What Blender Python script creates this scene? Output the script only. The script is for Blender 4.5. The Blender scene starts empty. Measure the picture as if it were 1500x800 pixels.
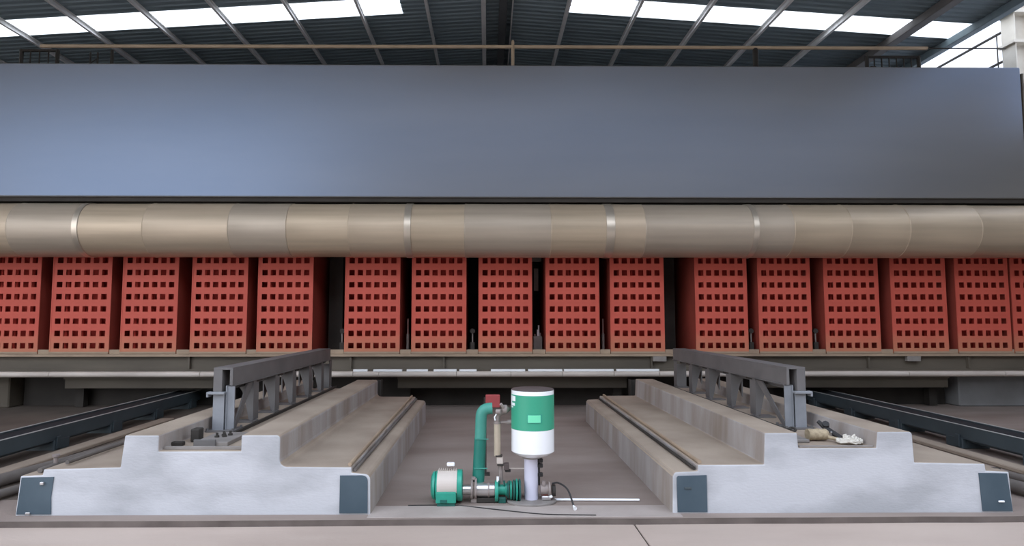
import bpy, bmesh, math, random
from mathutils import Vector, Matrix
from math import sin, cos, pi, radians, sqrt, atan2

# ------------------------------------------------------------ camera, sky, exposure
scn = bpy.context.scene
COL = scn.collection
random.seed(4)

cam_d = bpy.data.cameras.new('camera')
cam = bpy.data.objects.new('camera', cam_d)
COL.objects.link(cam)
cam_d.sensor_fit = 'HORIZONTAL'
cam_d.sensor_width = 36.0
cam_d.lens = 900.0 / 1500.0 * 36.0
cam_d.clip_end = 400
cam.location = (0, 0, 1.7)
cam.rotation_euler = (radians(90 + 4.131), 0, radians(-0.637))
cam_d.shift_x = 25.0 / 1500.0        # the photograph is cropped a little off the lens axis
scn.camera = cam

world = bpy.data.worlds.new('sky')
scn.world = world
world.use_nodes = True
wn = world.node_tree
wn.nodes.clear()
w_out = wn.nodes.new('ShaderNodeOutputWorld')
w_bg = wn.nodes.new('ShaderNodeBackground')
w_tc = wn.nodes.new('ShaderNodeTexCoord')
w_sep = wn.nodes.new('ShaderNodeSeparateXYZ')
w_ramp = wn.nodes.new('ShaderNodeValToRGB')
w_ramp.color_ramp.elements[0].position = 0.0
w_ramp.color_ramp.elements[0].color = (0.95, 0.96, 1.0, 1)      # hazy horizon
w_ramp.color_ramp.elements[1].position = 0.7
w_ramp.color_ramp.elements[1].color = (0.74, 0.83, 1.0, 1)      # bluer zenith
wn.links.new(w_tc.outputs['Generated'], w_sep.inputs[0])
wn.links.new(w_sep.outputs['Z'], w_ramp.inputs[0])
wn.links.new(w_ramp.outputs[0], w_bg.inputs['Color'])
w_bg.inputs['Strength'].default_value = 3.4
wn.links.new(w_bg.outputs[0], w_out.inputs[0])

scn.view_settings.view_transform = 'Standard'
scn.view_settings.look = 'None'
scn.view_settings.gamma = 1.0
scn.view_settings.use_curve_mapping = False
scn.view_settings.exposure = 0.0

# ------------------------------------------------------------ materials
def srgb(r, g, b):
    f = lambda c: ((c / 255) / 12.92) if c / 255 <= 0.04045 else (((c / 255) + 0.055) / 1.055) ** 2.4
    return (f(r), f(g), f(b), 1)

def mat(name, c1, c2=None, rough=0.6, metal=0.0, scale=3.0, stretch=(1, 1, 1), bump=0.0, bscale=40.0,
        spec=0.5, lo=0.35, hi=0.7, coat=0.0, detail=6.0):
    m = bpy.data.materials.new(name)
    m.use_nodes = True
    nt = m.node_tree
    b = nt.nodes['Principled BSDF']
    b.inputs['Roughness'].default_value = rough
    b.inputs['Metallic'].default_value = metal
    b.inputs['Specular IOR Level'].default_value = spec
    if coat:
        b.inputs['Coat Weight'].default_value = coat
        b.inputs['Coat Roughness'].default_value = 0.15
    c2 = c2 or tuple(x * 0.85 for x in c1[:3]) + (1,)
    tc = nt.nodes.new('ShaderNodeTexCoord')
    mp = nt.nodes.new('ShaderNodeMapping')
    mp.inputs['Scale'].default_value = stretch
    nz = nt.nodes.new('ShaderNodeTexNoise')
    nz.inputs['Scale'].default_value = scale
    nz.inputs['Detail'].default_value = detail
    rp = nt.nodes.new('ShaderNodeValToRGB')
    rp.color_ramp.elements[0].position = lo
    rp.color_ramp.elements[1].position = hi
    rp.color_ramp.elements[0].color = c1
    rp.color_ramp.elements[1].color = c2
    nt.links.new(tc.outputs['Object'], mp.inputs[0])
    nt.links.new(mp.outputs[0], nz.inputs['Vector'])
    nt.links.new(nz.outputs['Fac'], rp.inputs[0])
    nt.links.new(rp.outputs[0], b.inputs['Base Color'])
    if bump:
        n2 = nt.nodes.new('ShaderNodeTexNoise')
        n2.inputs['Scale'].default_value = bscale
        n2.inputs['Detail'].default_value = 5
        bp = nt.nodes.new('ShaderNodeBump')
        bp.inputs['Strength'].default_value = bump
        bp.inputs['Distance'].default_value = 0.02
        nt.links.new(mp.outputs[0], n2.inputs['Vector'])
        nt.links.new(n2.outputs['Fac'], bp.inputs['Height'])
        nt.links.new(bp.outputs[0], b.inputs['Normal'])
    return m

M = {}
M['floor'] = mat('floor_concrete', (0.50, 0.405, 0.345, 1), (0.40, 0.315, 0.265, 1), 0.75, scale=0.9, stretch=(0.5, 1.6, 1), bump=0.15, spec=0.3)
M['yard'] = mat('yard_concrete', (0.52, 0.48, 0.44, 1), (0.44, 0.40, 0.36, 1), 0.9, scale=0.4)
M['platform'] = mat('dusty_platform_concrete', (0.33, 0.27, 0.235, 1), (0.22, 0.17, 0.145, 1), 0.85, scale=1.0, stretch=(0.5, 1.2, 1), bump=0.2, spec=0.2)
M['whitewash'] = mat('whitewashed_concrete', (0.56, 0.565, 0.585, 1), (0.415, 0.42, 0.435, 1), 0.8, scale=2.0, stretch=(0.6, 1, 1.5), bump=0.15, spec=0.2, lo=0.42, hi=0.62)
M['dusty'] = mat('dusty_concrete', (0.40, 0.325, 0.255, 1), (0.29, 0.23, 0.18, 1), 0.9, scale=1.5, bump=0.2, spec=0.2)
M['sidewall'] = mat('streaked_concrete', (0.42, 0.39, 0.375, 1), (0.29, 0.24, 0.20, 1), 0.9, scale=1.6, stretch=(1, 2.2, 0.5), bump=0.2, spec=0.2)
M['edgedirt'] = mat('dirty_slab_edge', (0.16, 0.13, 0.115, 1), (0.10, 0.08, 0.07, 1), 0.9, scale=4)  # dirty step face, its shadow mixed into the brown
M['dirt'] = mat('oily_brown_floor', (0.135, 0.105, 0.083, 1), (0.085, 0.066, 0.052, 1), 0.85, scale=1.2, bump=0.2)  # brown darkened to stand in for shade on the left floor
M['strip'] = mat('lighter_platform_concrete', (0.42, 0.36, 0.325, 1), (0.32, 0.27, 0.24, 1), 0.85, scale=2, bump=0.15)
M['plate'] = mat('slate_blue_paint', (0.052, 0.082, 0.105, 1), (0.072, 0.105, 0.13, 1), 0.5, scale=4)
def sky_tint_enamel(name, dif, glo, fac, rough):
    """blue-pearl enamel: a grey coat under a bluish glossy one"""
    m = bpy.data.materials.new(name)
    m.use_nodes = True
    nt = m.node_tree
    nt.nodes.clear()
    o = nt.nodes.new('ShaderNodeOutputMaterial')
    d = nt.nodes.new('ShaderNodeBsdfDiffuse')
    g = nt.nodes.new('ShaderNodeBsdfGlossy')
    g.inputs['Color'].default_value = glo
    g.inputs['Roughness'].default_value = rough
    tc = nt.nodes.new('ShaderNodeTexCoord')
    mp = nt.nodes.new('ShaderNodeMapping')
    mp.inputs['Scale'].default_value = (0.25, 1, 1.2)
    nz = nt.nodes.new('ShaderNodeTexNoise')
    nz.inputs['Scale'].default_value = 0.8
    nz.inputs['Detail'].default_value = 4
    rp = nt.nodes.new('ShaderNodeValToRGB')
    rp.color_ramp.elements[0].position = 0.35
    rp.color_ramp.elements[1].position = 0.7
    rp.color_ramp.elements[0].color = dif
    rp.color_ramp.elements[1].color = tuple(x * 0.82 for x in dif[:3]) + (1,)
    nt.links.new(tc.outputs['Object'], mp.inputs[0])
    nt.links.new(mp.outputs[0], nz.inputs['Vector'])
    nt.links.new(nz.outputs['Fac'], rp.inputs[0])
    nt.links.new(rp.outputs[0], d.inputs['Color'])
    x = nt.nodes.new('ShaderNodeMixShader')
    x.inputs[0].default_value = fac
    nt.links.new(d.outputs[0], x.inputs[1])
    nt.links.new(g.outputs[0], x.inputs[2])
    nt.links.new(x.outputs[0], o.inputs[0])
    return m
M['bluegrey'] = sky_tint_enamel('blue_pearl_enamel', (0.205, 0.190, 0.165, 1), (0.38, 0.60, 1.0, 1), 0.145, 0.36)  # the blue gloss colour stands in for reflected blue sky
M['dark'] = mat('dark_dirty_steel', (0.042, 0.036, 0.030, 1), (0.026, 0.022, 0.018, 1), 0.8, scale=2)  # also the shade tone of the wall and legs under the machine
M['machine'] = mat('brown_grey_machine_paint', (0.135, 0.113, 0.085, 1), (0.088, 0.074, 0.056, 1), 0.7, scale=1.2, stretch=(0.5, 1, 2))
M['tan'] = mat('tan_dusty_steel', (0.40, 0.30, 0.21, 1), (0.30, 0.22, 0.155, 1), 0.7, scale=2.5)
M['offwhite'] = mat('off_white_pipe_paint', (0.62, 0.55, 0.49, 1), (0.48, 0.42, 0.37, 1), 0.55, scale=3, stretch=(0.5, 1, 1))
M['red'] = mat('red_oxide_paint', (0.64, 0.122, 0.085, 1), (0.52, 0.092, 0.064, 1), 0.6, scale=0.8, stretch=(1, 1, 1.2), spec=0.3)
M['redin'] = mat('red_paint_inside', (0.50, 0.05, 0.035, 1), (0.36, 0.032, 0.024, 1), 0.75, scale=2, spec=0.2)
M['redside'] = mat('dark_red_side_primer', (0.34, 0.065, 0.046, 1), (0.25, 0.05, 0.036, 1), 0.7, scale=1.5, spec=0.2)  # box red darkened for the shade between the boxes
M['rail'] = mat('grey_rail_paint', (0.165, 0.155, 0.150, 1), (0.125, 0.118, 0.115, 1), 0.6, scale=3, spec=0.35)
M['rail_end'] = mat('light_grey_rail_paint', (0.27, 0.28, 0.30, 1), (0.21, 0.22, 0.235, 1), 0.55, scale=5)
M['beam'] = mat('dark_slate_beam_paint', (0.060, 0.080, 0.090, 1), (0.042, 0.056, 0.064, 1), 0.55, scale=2)
M['beam_top'] = mat('black_belt_rubber', (0.018, 0.019, 0.022, 1), (0.028, 0.028, 0.03, 1), 0.8, scale=3, spec=0.2)
M['edge'] = mat('worn_bright_edge', (0.50, 0.50, 0.48, 1), (0.36, 0.36, 0.35, 1), 0.5, metal=0.2)
M['roof'] = mat('blue_grey_roof_sheet', (0.23, 0.295, 0.325, 1), (0.17, 0.225, 0.255, 1), 0.6, scale=1.3, stretch=(0.4, 3, 1), spec=0.3)
M['galv'] = mat('galvanised_purlin', (0.82, 0.82, 0.82, 1), (0.72, 0.72, 0.72, 1), 0.55, metal=0.1, scale=3)
M['cream'] = mat('cream_column_paint', (0.62, 0.58, 0.50, 1), (0.52, 0.48, 0.41, 1), 0.6)
M['wall'] = mat('grey_wall_sheet', (0.075, 0.07, 0.065, 1), (0.055, 0.052, 0.05, 1), 0.8, scale=1)
M['wallw'] = mat('white_wall_sheet', (0.75, 0.76, 0.78, 1), (0.68, 0.69, 0.71, 1), 0.7, scale=1)
M['wallback'] = mat('dark_back_wall', (0.10, 0.105, 0.11, 1), (0.075, 0.08, 0.085, 1), 0.85, scale=1)
M['pier'] = mat('grey_concrete_pier', (0.25, 0.25, 0.25, 1), (0.18, 0.175, 0.17, 1), 0.9, scale=1.5, bump=0.2)
M['green'] = mat('green_gloss_paint', (0.045, 0.36, 0.22, 1), (0.04, 0.33, 0.20, 1), 0.4, scale=2)
M['teal'] = mat('teal_green_paint', (0.03, 0.34, 0.24, 1), (0.022, 0.27, 0.19, 1), 0.4, scale=6)
M['tealgrey'] = mat('weathered_teal_paint', (0.065, 0.31, 0.245, 1), (0.05, 0.25, 0.195, 1), 0.5, scale=5)
M['teal_mid'] = mat('deep_teal_paint', (0.015, 0.20, 0.15, 1), (0.012, 0.15, 0.115, 1), 0.45, scale=5)
M['teal_dark'] = mat('dark_teal_paint', (0.012, 0.12, 0.095, 1), (0.01, 0.085, 0.07, 1), 0.5, scale=6)
M['mint'] = mat('mint_display', (0.20, 0.80, 0.48, 1), (0.17, 0.74, 0.44, 1), 0.35)
M['white'] = mat('white_gloss_paint', (0.95, 0.96, 0.97, 1), (0.92, 0.94, 0.95, 1), 0.25, scale=2, coat=0.5)
M['lilac'] = mat('pale_lilac_post_paint', (0.66, 0.65, 0.76, 1), (0.60, 0.59, 0.70, 1), 0.45, scale=2)
M['beige'] = mat('beige_pipe_paint', (0.50, 0.42, 0.32, 1), (0.42, 0.35, 0.26, 1), 0.6, scale=8)
M['cast'] = mat('greyish_brown_cast_iron', (0.32, 0.27, 0.25, 1), (0.20, 0.165, 0.15, 1), 0.6, scale=12)
M['steel'] = mat('brushed_steel', (0.72, 0.70, 0.69, 1), (0.60, 0.58, 0.57, 1), 0.28, metal=0.85, scale=3, stretch=(0.3, 6, 6))
M['grey'] = mat('grey_base_paint', (0.27, 0.245, 0.225, 1), (0.20, 0.18, 0.165, 1), 0.6, scale=5)
M['black'] = mat('black_rubber', (0.015, 0.014, 0.014, 1), (0.025, 0.023, 0.022, 1), 0.6)
M['lid'] = mat('dark_brown_lid', (0.10, 0.075, 0.07, 1), (0.08, 0.06, 0.055, 1), 0.7)
M['webbing'] = mat('tan_webbing', (0.45, 0.36, 0.24, 1), (0.28, 0.22, 0.14, 1), 0.9, scale=30)
M['rope'] = mat('white_rope', (0.72, 0.68, 0.60, 1), (0.55, 0.51, 0.44, 1), 0.9, scale=30)
M['redbox'] = mat('dull_red_paint', (0.36, 0.06, 0.06, 1), (0.30, 0.05, 0.05, 1), 0.6)
M['hose'] = mat('grey_hose', (0.16, 0.14, 0.125, 1), (0.11, 0.095, 0.085, 1), 0.7, scale=3)
M['lampgreen'] = mat('pale_green_fitting', (0.62, 0.68, 0.50, 1), None, 0.5)
# aluminium-clad pipe, three slightly different sheets
for i, (c1, c2) in enumerate((((0.56, 0.45, 0.325, 1), (0.43, 0.345, 0.25, 1)),
                              ((0.47, 0.38, 0.28, 1), (0.57, 0.46, 0.34, 1)),
                              ((0.50, 0.42, 0.33, 1), (0.40, 0.335, 0.265, 1)))):
    M['clad%d' % i] = mat('aluminium_cladding_%d' % i, c1, c2, 0.45, metal=0.3, scale=1.6, stretch=(0.2, 5, 5), bump=0.06, bscale=5)
M['band'] = mat('bright_cladding_band', (0.66, 0.58, 0.48, 1), (0.56, 0.49, 0.40, 1), 0.35, metal=0.7, scale=3)

def dusty_foot(m, col, z0, z1):
    """tan dust that has settled on the lowest part of a sheet"""
    nt = m.node_tree
    b = nt.nodes['Principled BSDF']
    src = b.inputs['Base Color'].links[0].from_socket
    tc = nt.nodes.new('ShaderNodeTexCoord')
    sp = nt.nodes.new('ShaderNodeSeparateXYZ')
    nz = nt.nodes.new('ShaderNodeTexNoise')
    nz.inputs['Scale'].default_value = 2.5
    ad = nt.nodes.new('ShaderNodeMath')
    ad.operation = 'MULTIPLY_ADD'
    ad.inputs[1].default_value = 0.25
    mr = nt.nodes.new('ShaderNodeMapRange')
    mr.inputs['From Min'].default_value = z0
    mr.inputs['From Max'].default_value = z1
    mr.inputs['To Min'].default_value = 0.75
    mr.inputs['To Max'].default_value = 0.0
    mx = nt.nodes.new('ShaderNodeMix')
    mx.data_type = 'RGBA'
    nt.links.new(tc.outputs['Object'], sp.inputs[0])
    nt.links.new(tc.outputs['Object'], nz.inputs['Vector'])
    nt.links.new(nz.outputs['Fac'], ad.inputs[0])
    nt.links.new(sp.outputs['Z'], ad.inputs[2])
    nt.links.new(ad.outputs[0], mr.inputs['Value'])
    nt.links.new(mr.outputs[0], mx.inputs['Factor'])
    nt.links.new(src, mx.inputs['A'])
    mx.inputs['B'].default_value = col
    nt.links.new(mx.outputs['Result'], b.inputs['Base Color'])
dusty_foot(M['red'], (0.50, 0.25, 0.14, 1), 0.12, 0.55)

def translucent(name, col, f):
    m = bpy.data.materials.new(name)
    m.use_nodes = True
    nt = m.node_tree
    nt.nodes.clear()
    o = nt.nodes.new('ShaderNodeOutputMaterial')
    a = nt.nodes.new('ShaderNodeBsdfTransparent')
    a.inputs[0].default_value = col
    t = nt.nodes.new('ShaderNodeBsdfTranslucent')
    tc = nt.nodes.new('ShaderNodeTexCoord')
    nz = nt.nodes.new('ShaderNodeTexNoise')
    nz.inputs['Scale'].default_value = 1.5
    rp = nt.nodes.new('ShaderNodeValToRGB')
    rp.color_ramp.elements[0].color = tuple(x * 0.85 for x in col[:3]) + (1,)
    rp.color_ramp.elements[1].color = col
    nt.links.new(tc.outputs['Object'], nz.inputs['Vector'])
    nt.links.new(nz.outputs['Fac'], rp.inputs[0])
    nt.links.new(rp.outputs[0], t.inputs['Color'])
    x = nt.nodes.new('ShaderNodeMixShader')
    x.inputs[0].default_value = f
    nt.links.new(a.outputs[0], x.inputs[1])
    nt.links.new(t.outputs[0], x.inputs[2])
    nt.links.new(x.outputs[0], o.inputs[0])
    return m
M['skylight'] = translucent('fibreglass_skylight', (0.97, 0.96, 0.93, 1), 0.5)
M['daywall'] = translucent('translucent_wall_sheet', (0.90, 0.92, 0.96, 1), 0.6)

# ------------------------------------------------------------ helpers
class MB:
    """collects primitive shapes into one bmesh, then links it as one object"""
    def __init__(self):
        self.bm = bmesh.new()
        self.mi = 0

    def _setmi(self, faces):
        for f in faces:
            f.material_index = self.mi

    def box(self, x0, x1, y0, y1, z0, z1, bev=0.0, seg=1):
        vs = [self.bm.verts.new((x, y, z)) for z in (z0, z1) for y in (y0, y1) for x in (x0, x1)]
        idx = [(0, 2, 3, 1), (4, 5, 7, 6), (0, 1, 5, 4), (2, 6, 7, 3), (0, 4, 6, 2), (1, 3, 7, 5)]
        fs = [self.bm.faces.new([vs[i] for i in q]) for q in idx]
        self._setmi(fs)
        if bev:
            es = list({e for f in fs for e in f.edges})
            r = bmesh.ops.bevel(self.bm, geom=es, offset=bev, segments=seg, affect='EDGES', profile=0.5)
            self._setmi(r['faces'])
        return self

    def prism(self, pts, a, b, axis='y', smooth=False):
        """extrude 2-D outline pts between a and b along axis; pts are the other two coordinates in xyz order"""
        def P(p, t):
            if axis == 'y': return (p[0], t, p[1])
            if axis == 'x': return (t, p[0], p[1])
            return (p[0], p[1], t)
        A = [self.bm.verts.new(P(p, a)) for p in pts]
        B = [self.bm.verts.new(P(p, b)) for p in pts]
        n = len(pts)
        fs = [self.bm.faces.new(A), self.bm.faces.new(B[::-1])]
        for i in range(n):
            fs.append(self.bm.faces.new((A[i], B[i], B[(i + 1) % n], A[(i + 1) % n])))
        self._setmi(fs)
        return self

    def tube(self, pts, r, n=10, cap=True):
        """round tube along a polyline, r a number or one radius per point"""
        pts = [Vector(p) for p in pts]
        rs = r if isinstance(r, (list, tuple)) else [r] * len(pts)
        rings = []
        ref = None
        for i, p in enumerate(pts):
            d = (pts[min(i + 1, len(pts) - 1)] - pts[max(i - 1, 0)]).normalized()
            if ref is None:
                ref = Vector((0, 0, 1)) if abs(d.z) < 0.9 else Vector((1, 0, 0))
            u = d.cross(ref)
            if u.length < 1e-4:
                u = d.cross(Vector((0, 1, 0)))
            u.normalize()
            v = u.cross(d).normalized()
            ref = v
            rings.append([self.bm.verts.new(p + (u * cos(2 * pi * k / n) + v * sin(2 * pi * k / n)) * rs[i]) for k in range(n)])
        fs = []
        for A, B in zip(rings, rings[1:]):
            for k in range(n):
                f = self.bm.faces.new((A[k], A[(k + 1) % n], B[(k + 1) % n], B[k]))
                f.smooth = True
                fs.append(f)
        if cap:
            fs.append(self.bm.faces.new(rings[0][::-1]))
            fs.append(self.bm.faces.new(rings[-1]))
        self._setmi(fs)
        return self

    def lathe(self, prof, axis='z', centre=(0, 0, 0), n=32, smooth=True, sx=1.0, sy=1.0):
        """prof: list of (radius, height); r=0 ends are closed"""
        c = Vector(centre)
        rings = []
        for r, h in prof:
            if r < 1e-6:
                ring = [self._ax(axis, 0, 0, h, c)]
            else:
                ring = [self._ax(axis, r * cos(2 * pi * k / n) * sx, r * sin(2 * pi * k / n) * sy, h, c) for k in range(n)]
            rings.append([self.bm.verts.new(p) for p in ring])
        fs = []
        for A, B in zip(rings, rings[1:]):
            for k in range(n):
                k2 = (k + 1) % n
                if len(A) == 1 and len(B) == 1:
                    continue
                if len(A) == 1:
                    q = (A[0], B[k2], B[k])
                elif len(B) == 1:
                    q = (A[k], A[k2], B[0])
                else:
                    q = (A[k], A[k2], B[k2], B[k])
                f = self.bm.faces.new(q)
                f.smooth = smooth
                fs.append(f)
        self._setmi(fs)
        return self

    def _ax(self, axis, a, b, h, c):
        if axis == 'z': return Vector((a, b, h)) + c
        if axis == 'x': return Vector((h, a, b)) + c
        return Vector((a, h, b)) + c

    def build(self, name, mats, parent=None, loc=None, autosmooth=True):
        bmesh.ops.recalc_face_normals(self.bm, faces=self.bm.faces)
        me = bpy.data.meshes.new(name)
        self.bm.to_mesh(me)
        self.bm.free()
        for m in (mats if isinstance(mats, (list, tuple)) else [mats]):
            me.materials.append(M[m] if isinstance(m, str) else m)
        if autosmooth and any(p.use_smooth for p in me.polygons):
            me.set_sharp_from_angle(angle=radians(38))
        o = bpy.data.objects.new(name, me)
        COL.objects.link(o)
        if parent is not None:
            o.parent = parent
        if loc is not None:
            o.location = loc
        return o

def tag(o, label=None, cat=None, group=None, kind=None):
    if label: o['label'] = label
    if cat: o['category'] = cat
    if group: o['group'] = group
    if kind: o['kind'] = kind
    return o

def empty(name, loc=(0, 0, 0), label=None, cat=None, group=None, kind=None, rot=(0, 0, 0)):
    o = bpy.data.objects.new(name, None)
    o.empty_display_size = 0.1
    COL.objects.link(o)
    o.location = loc
    o.rotation_euler = rot
    return tag(o, label, cat, group, kind)

def copy_tree(o, parent=None):
    c = o.copy()
    COL.objects.link(c)
    if parent is not None:
        c.parent = parent
    for ch in list(o.children):
        copy_tree(ch, c)
    return c

def arc(cx, cz, r, a0, a1, n=6):
    return [(cx + r * cos(radians(a0 + (a1 - a0) * i / n)), cz + r * sin(radians(a0 + (a1 - a0) * i / n))) for i in range(n + 1)]

CX = 0.30            # symmetry line of the machine
ZP = 0.05            # top of the platform slab
YF = 5.30            # front faces of the concrete foundations

# ------------------------------------------------------------ setting: floors and walls
fl = empty('floor', kind='structure')
MB().box(-16, 1.2, -7, 5.24, -0.2, 0.0, 0.004).build('floor_slab', 'floor', fl)
MB().box(1.212, 12, -7, 5.24, -0.2, 0.0, 0.004).build('floor_slab', 'floor', fl)
MB().box(1.2, 1.212, -7, 5.24, -0.2, -0.012).build('joint_filler', 'dark', fl)
p = MB()
edge = []
random.seed(9)
nx = 60
for i in range(nx + 1):                       # slightly uneven front edge of the platform
    x = -16 + 28 * i / nx
    edge.append((x, 5.17 + 0.006 * x + random.uniform(-0.006, 0.006)))
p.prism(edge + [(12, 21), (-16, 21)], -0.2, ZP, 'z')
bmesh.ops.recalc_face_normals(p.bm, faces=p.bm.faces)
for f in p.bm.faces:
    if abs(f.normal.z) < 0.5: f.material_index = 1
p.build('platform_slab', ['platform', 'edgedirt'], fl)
MB().box(-15.9, -3.96, 5.75, 12.75, ZP - 0.01, ZP + 0.003).build('dirty_floor_slab', 'dirt', fl)  # thin overlay carrying the left-hand shade in its colour
MB().box(-1.0, 1.62, 5.21, 5.52, ZP - 0.01, ZP + 0.004, 0.003).build('platform_strip', 'strip', fl)
tag(MB().box(-60, 60, -60, 40, -0.4, -0.2).build('ground', 'yard'), kind='structure')

tag(MB().box(-16, 12, 19.8, 20.0, 0, 8.2).build('wall_back', 'wallback'), kind='structure')
tag(MB().box(-16.2, -16.0, 2.8, 20, 0, 7.2).build('wall_left', 'wallback'), kind='structure')
wr = empty('wall_right', kind='structure')
MB().box(11.1, 11.25, 2.8, 20, 0, 5.6).build('wall_sheet', 'wall', wr)
for i in range(4):
    MB().box(11.12, 11.16, 8 + i * 3, 10.98 + i * 3, 5.6, 9.5).build('daylight_sheet', 'daywall', wr)
MB().box(11.1, 11.2, 2.8, 7.98, 5.6, 7.6).build('wall_sheet', 'wall', wr)

tag(MB().box(-9, 40, -12.2, -12, -0.2, 12).build('wall_opposite', 'wall'), kind='structure')  # added unseen wall, keeps open sky out of the panel's right-hand reflection

# ------------------------------------------------------------ setting: the roof
RZ, SL = 8.05, 0.066
def roof_z(x): return RZ - SL * abs(x - CX)
ce = empty('ceiling', kind='structure')
XL, XR = -16.0, 9.62
SHW = 0.64
Y0R = 3.6
def sheet_mesh(x0, x1, ys, rib=0.03):
    m = MB()
    y, step, prof = 0.0, SHW / 4, []
    for k in range(4):                        # trapezoidal corrugations, running down the slope
        prof += [(y, 0), (y + 0.085, 0), (y + 0.105, rib), (y + 0.14, rib)]
        y += step
    prof.append((SHW, 0))
    lo, hi = [], []
    for x, L in ((x0, lo), (x1, hi)):
        for (yy, zz) in prof:
            L.append(m.bm.verts.new((x, yy, roof_z(x) + zz)))
    for i in range(len(prof) - 1):
        m.bm.faces.new((lo[i], lo[i + 1], hi[i + 1], hi[i]))
    return m
def ext(o):
    s = o.modifiers.new('thickness', 'SOLIDIFY')
    s.thickness = 0.004
    return o
SKY_Y = (11.56, 11.56 + SHW)
SKY_ROWS = (5.8, 11.56, 17.32)          # translucent strips repeat along the hall
left_sheet = right_sheet = None
ridge_l = ridge_r = None
n_sheets = int((20 - Y0R) / SHW)
base_y = 11.56 - round((11.56 - Y0R) / SHW) * SHW
def place(o, y):
    o.location.y = y
    return o
PL = [-1.25, -2.58, -3.92, -5.27, -6.61, -7.99, -9.35, -10.7, -12.05, -13.4, -15.2]     # purlin lines left of the ridge
PR = [1.62, 2.99, 4.32, 5.67, 6.99, 8.38]                                    # and right of it
protos = {}
def put_sheet(key, x0, x1, y, name, m):
    if key not in protos:
        o = ext(sheet_mesh(x0, x1, None).build(name, m, ce, autosmooth=False))
        protos[key] = o
    else:
        o = protos[key].copy()
        COL.objects.link(o)
    o.location.y = y
    return o
for k in range(n_sheets + 1):
    y = base_y + k * SHW
    if any(abs(y - s) < 0.2 for s in SKY_ROWS):
        put_sheet('mid_l', -1.75, CX, y, 'roof_sheet', 'roof')
        put_sheet('mid_r', CX, 1.66, y, 'roof_sheet', 'roof')
        ls = [-1.75] + PL[1:]
        for a, b in zip(ls, ls[1:]):
            put_sheet(('s', a), b + 0.01, a - 0.01, y, 'skylight_panel', 'skylight')
        rs = [1.66] + PR[1:] + [XR]
        for a, b in zip(rs, rs[1:]):
            put_sheet(('s', a), a + 0.01, b - 0.01, y, 'skylight_panel', 'skylight')
    else:
        put_sheet('l', XL, CX, y, 'roof_sheet', 'roof')
        put_sheet('r', CX, XR, y, 'roof_sheet', 'roof')
def purlin(x, h, w, name='purlin', m='galv', t=0.008, side=1):
    z = roof_z(x) - 0.002
    mb = MB()
    mb.box(x - t / 2, x + t / 2, Y0R, 19.8, z - h, z)
    s = 1 if x > CX else -1
    mb.box(min(x, x - s * w), max(x, x - s * w), Y0R, 19.8, z - h - t, z - h)
    mb.box(min(x, x - s * w), max(x, x - s * w), Y0R, 19.8, z - t, z - 0.001)
    mb.box(min(x - s * w, x - s * (w - t)), max(x - s * w, x - s * (w - t)), Y0R, 19.8, z - h, z - h + 0.02)
    return mb.build(name, m, ce)
for x in PL: purlin(x, 0.10, 0.05)
for x in PR[:-1]: purlin(x, 0.12, 0.055)
purlin(-0.14, 0.10, 0.09)
purlin(0.50, 0.08, 0.02)
MB().box(PR[-1] - 0.10, PR[-1] + 0.10, Y0R, 19.8, roof_z(PR[-1]) - 0.18, roof_z(PR[-1]) - 0.02, 0.01).build('roof_beam', 'rail', ce)
MB().box(CX - 0.08, CX + 0.08, Y0R, 19.8, RZ - 0.16, RZ - 0.01).build('ridge_beam', 'wallback', ce)
MB().box(9.46, 9.62, Y0R, 19.8, roof_z(9.6) - 0.16, roof_z(9.6) - 0.01, 0.01).build('eave_beam', 'roof', ce)

# column, bracing and wires by the right-hand wall
cl = empty('steel_column', (10.78, 11.9, ZP), 'cream steel column standing against the white right-hand wall', 'column')
MB().box(-0.28, 0.28, -0.012, 0.012, 0, 8.0).build('web', 'cream', cl)
MB().box(-0.30, -0.28, -0.16, 0.16, 0, 8.0).build('flange', 'cream', cl)
MB().box(0.06, 0.08, -0.16, 0.16, 0, 8.0).build('flange', 'cream', cl)
MB().box(-0.5, 0.2, -0.19, 0.19, 7.72, 7.8).build('cap_plate', 'cream', cl)
MB().box(-0.36, 0.1, -0.2, 0.2, 7.1, 7.16).build('bracket_plate', 'cream', cl)
for z in (7.82, 7.18):
    MB().tube([(11.05, 2.8, z), (11.05, 19.8, z)], 0.03, 8).build('girt', 'dark', wr)
tag(MB().tube([(10.42, 12.1, 7.5), (10.42, 12.1, 6.4), (10.48, 12.1, 6.4)], 0.012, 6).build('hanging_cable', 'dark'), 'short dark cable hanging beside the cream steel column', 'cable')

# ------------------------------------------------------------ concrete foundations
def foundation(pts, yb, mats):
    """pts: front outline; one closed solid with whitewashed front, dusty tops, streaked sides"""
    m = MB()
    m.prism(pts, YF, yb, 'y')
    bm = m.bm
    bmesh.ops.recalc_face_normals(bm, faces=bm.faces)
    for f in bm.faces:
        n = f.normal
        f.material_index = 0 if n.y < -0.5 else (1 if n.z > 0.5 else 2)
    es = [e for e in bm.edges if len(e.link_faces) == 2 and e.calc_face_angle() > 0.6 and not (abs(e.verts[0].co.z - ZP) < 0.01 and abs(e.verts[1].co.z - ZP) < 0.01)]
    bmesh.ops.bevel(bm, geom=es, offset=0.012, segments=2, affect='EDGES', profile=0.5)
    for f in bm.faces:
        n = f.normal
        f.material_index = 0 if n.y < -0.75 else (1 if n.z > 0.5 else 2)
    return m

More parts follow.
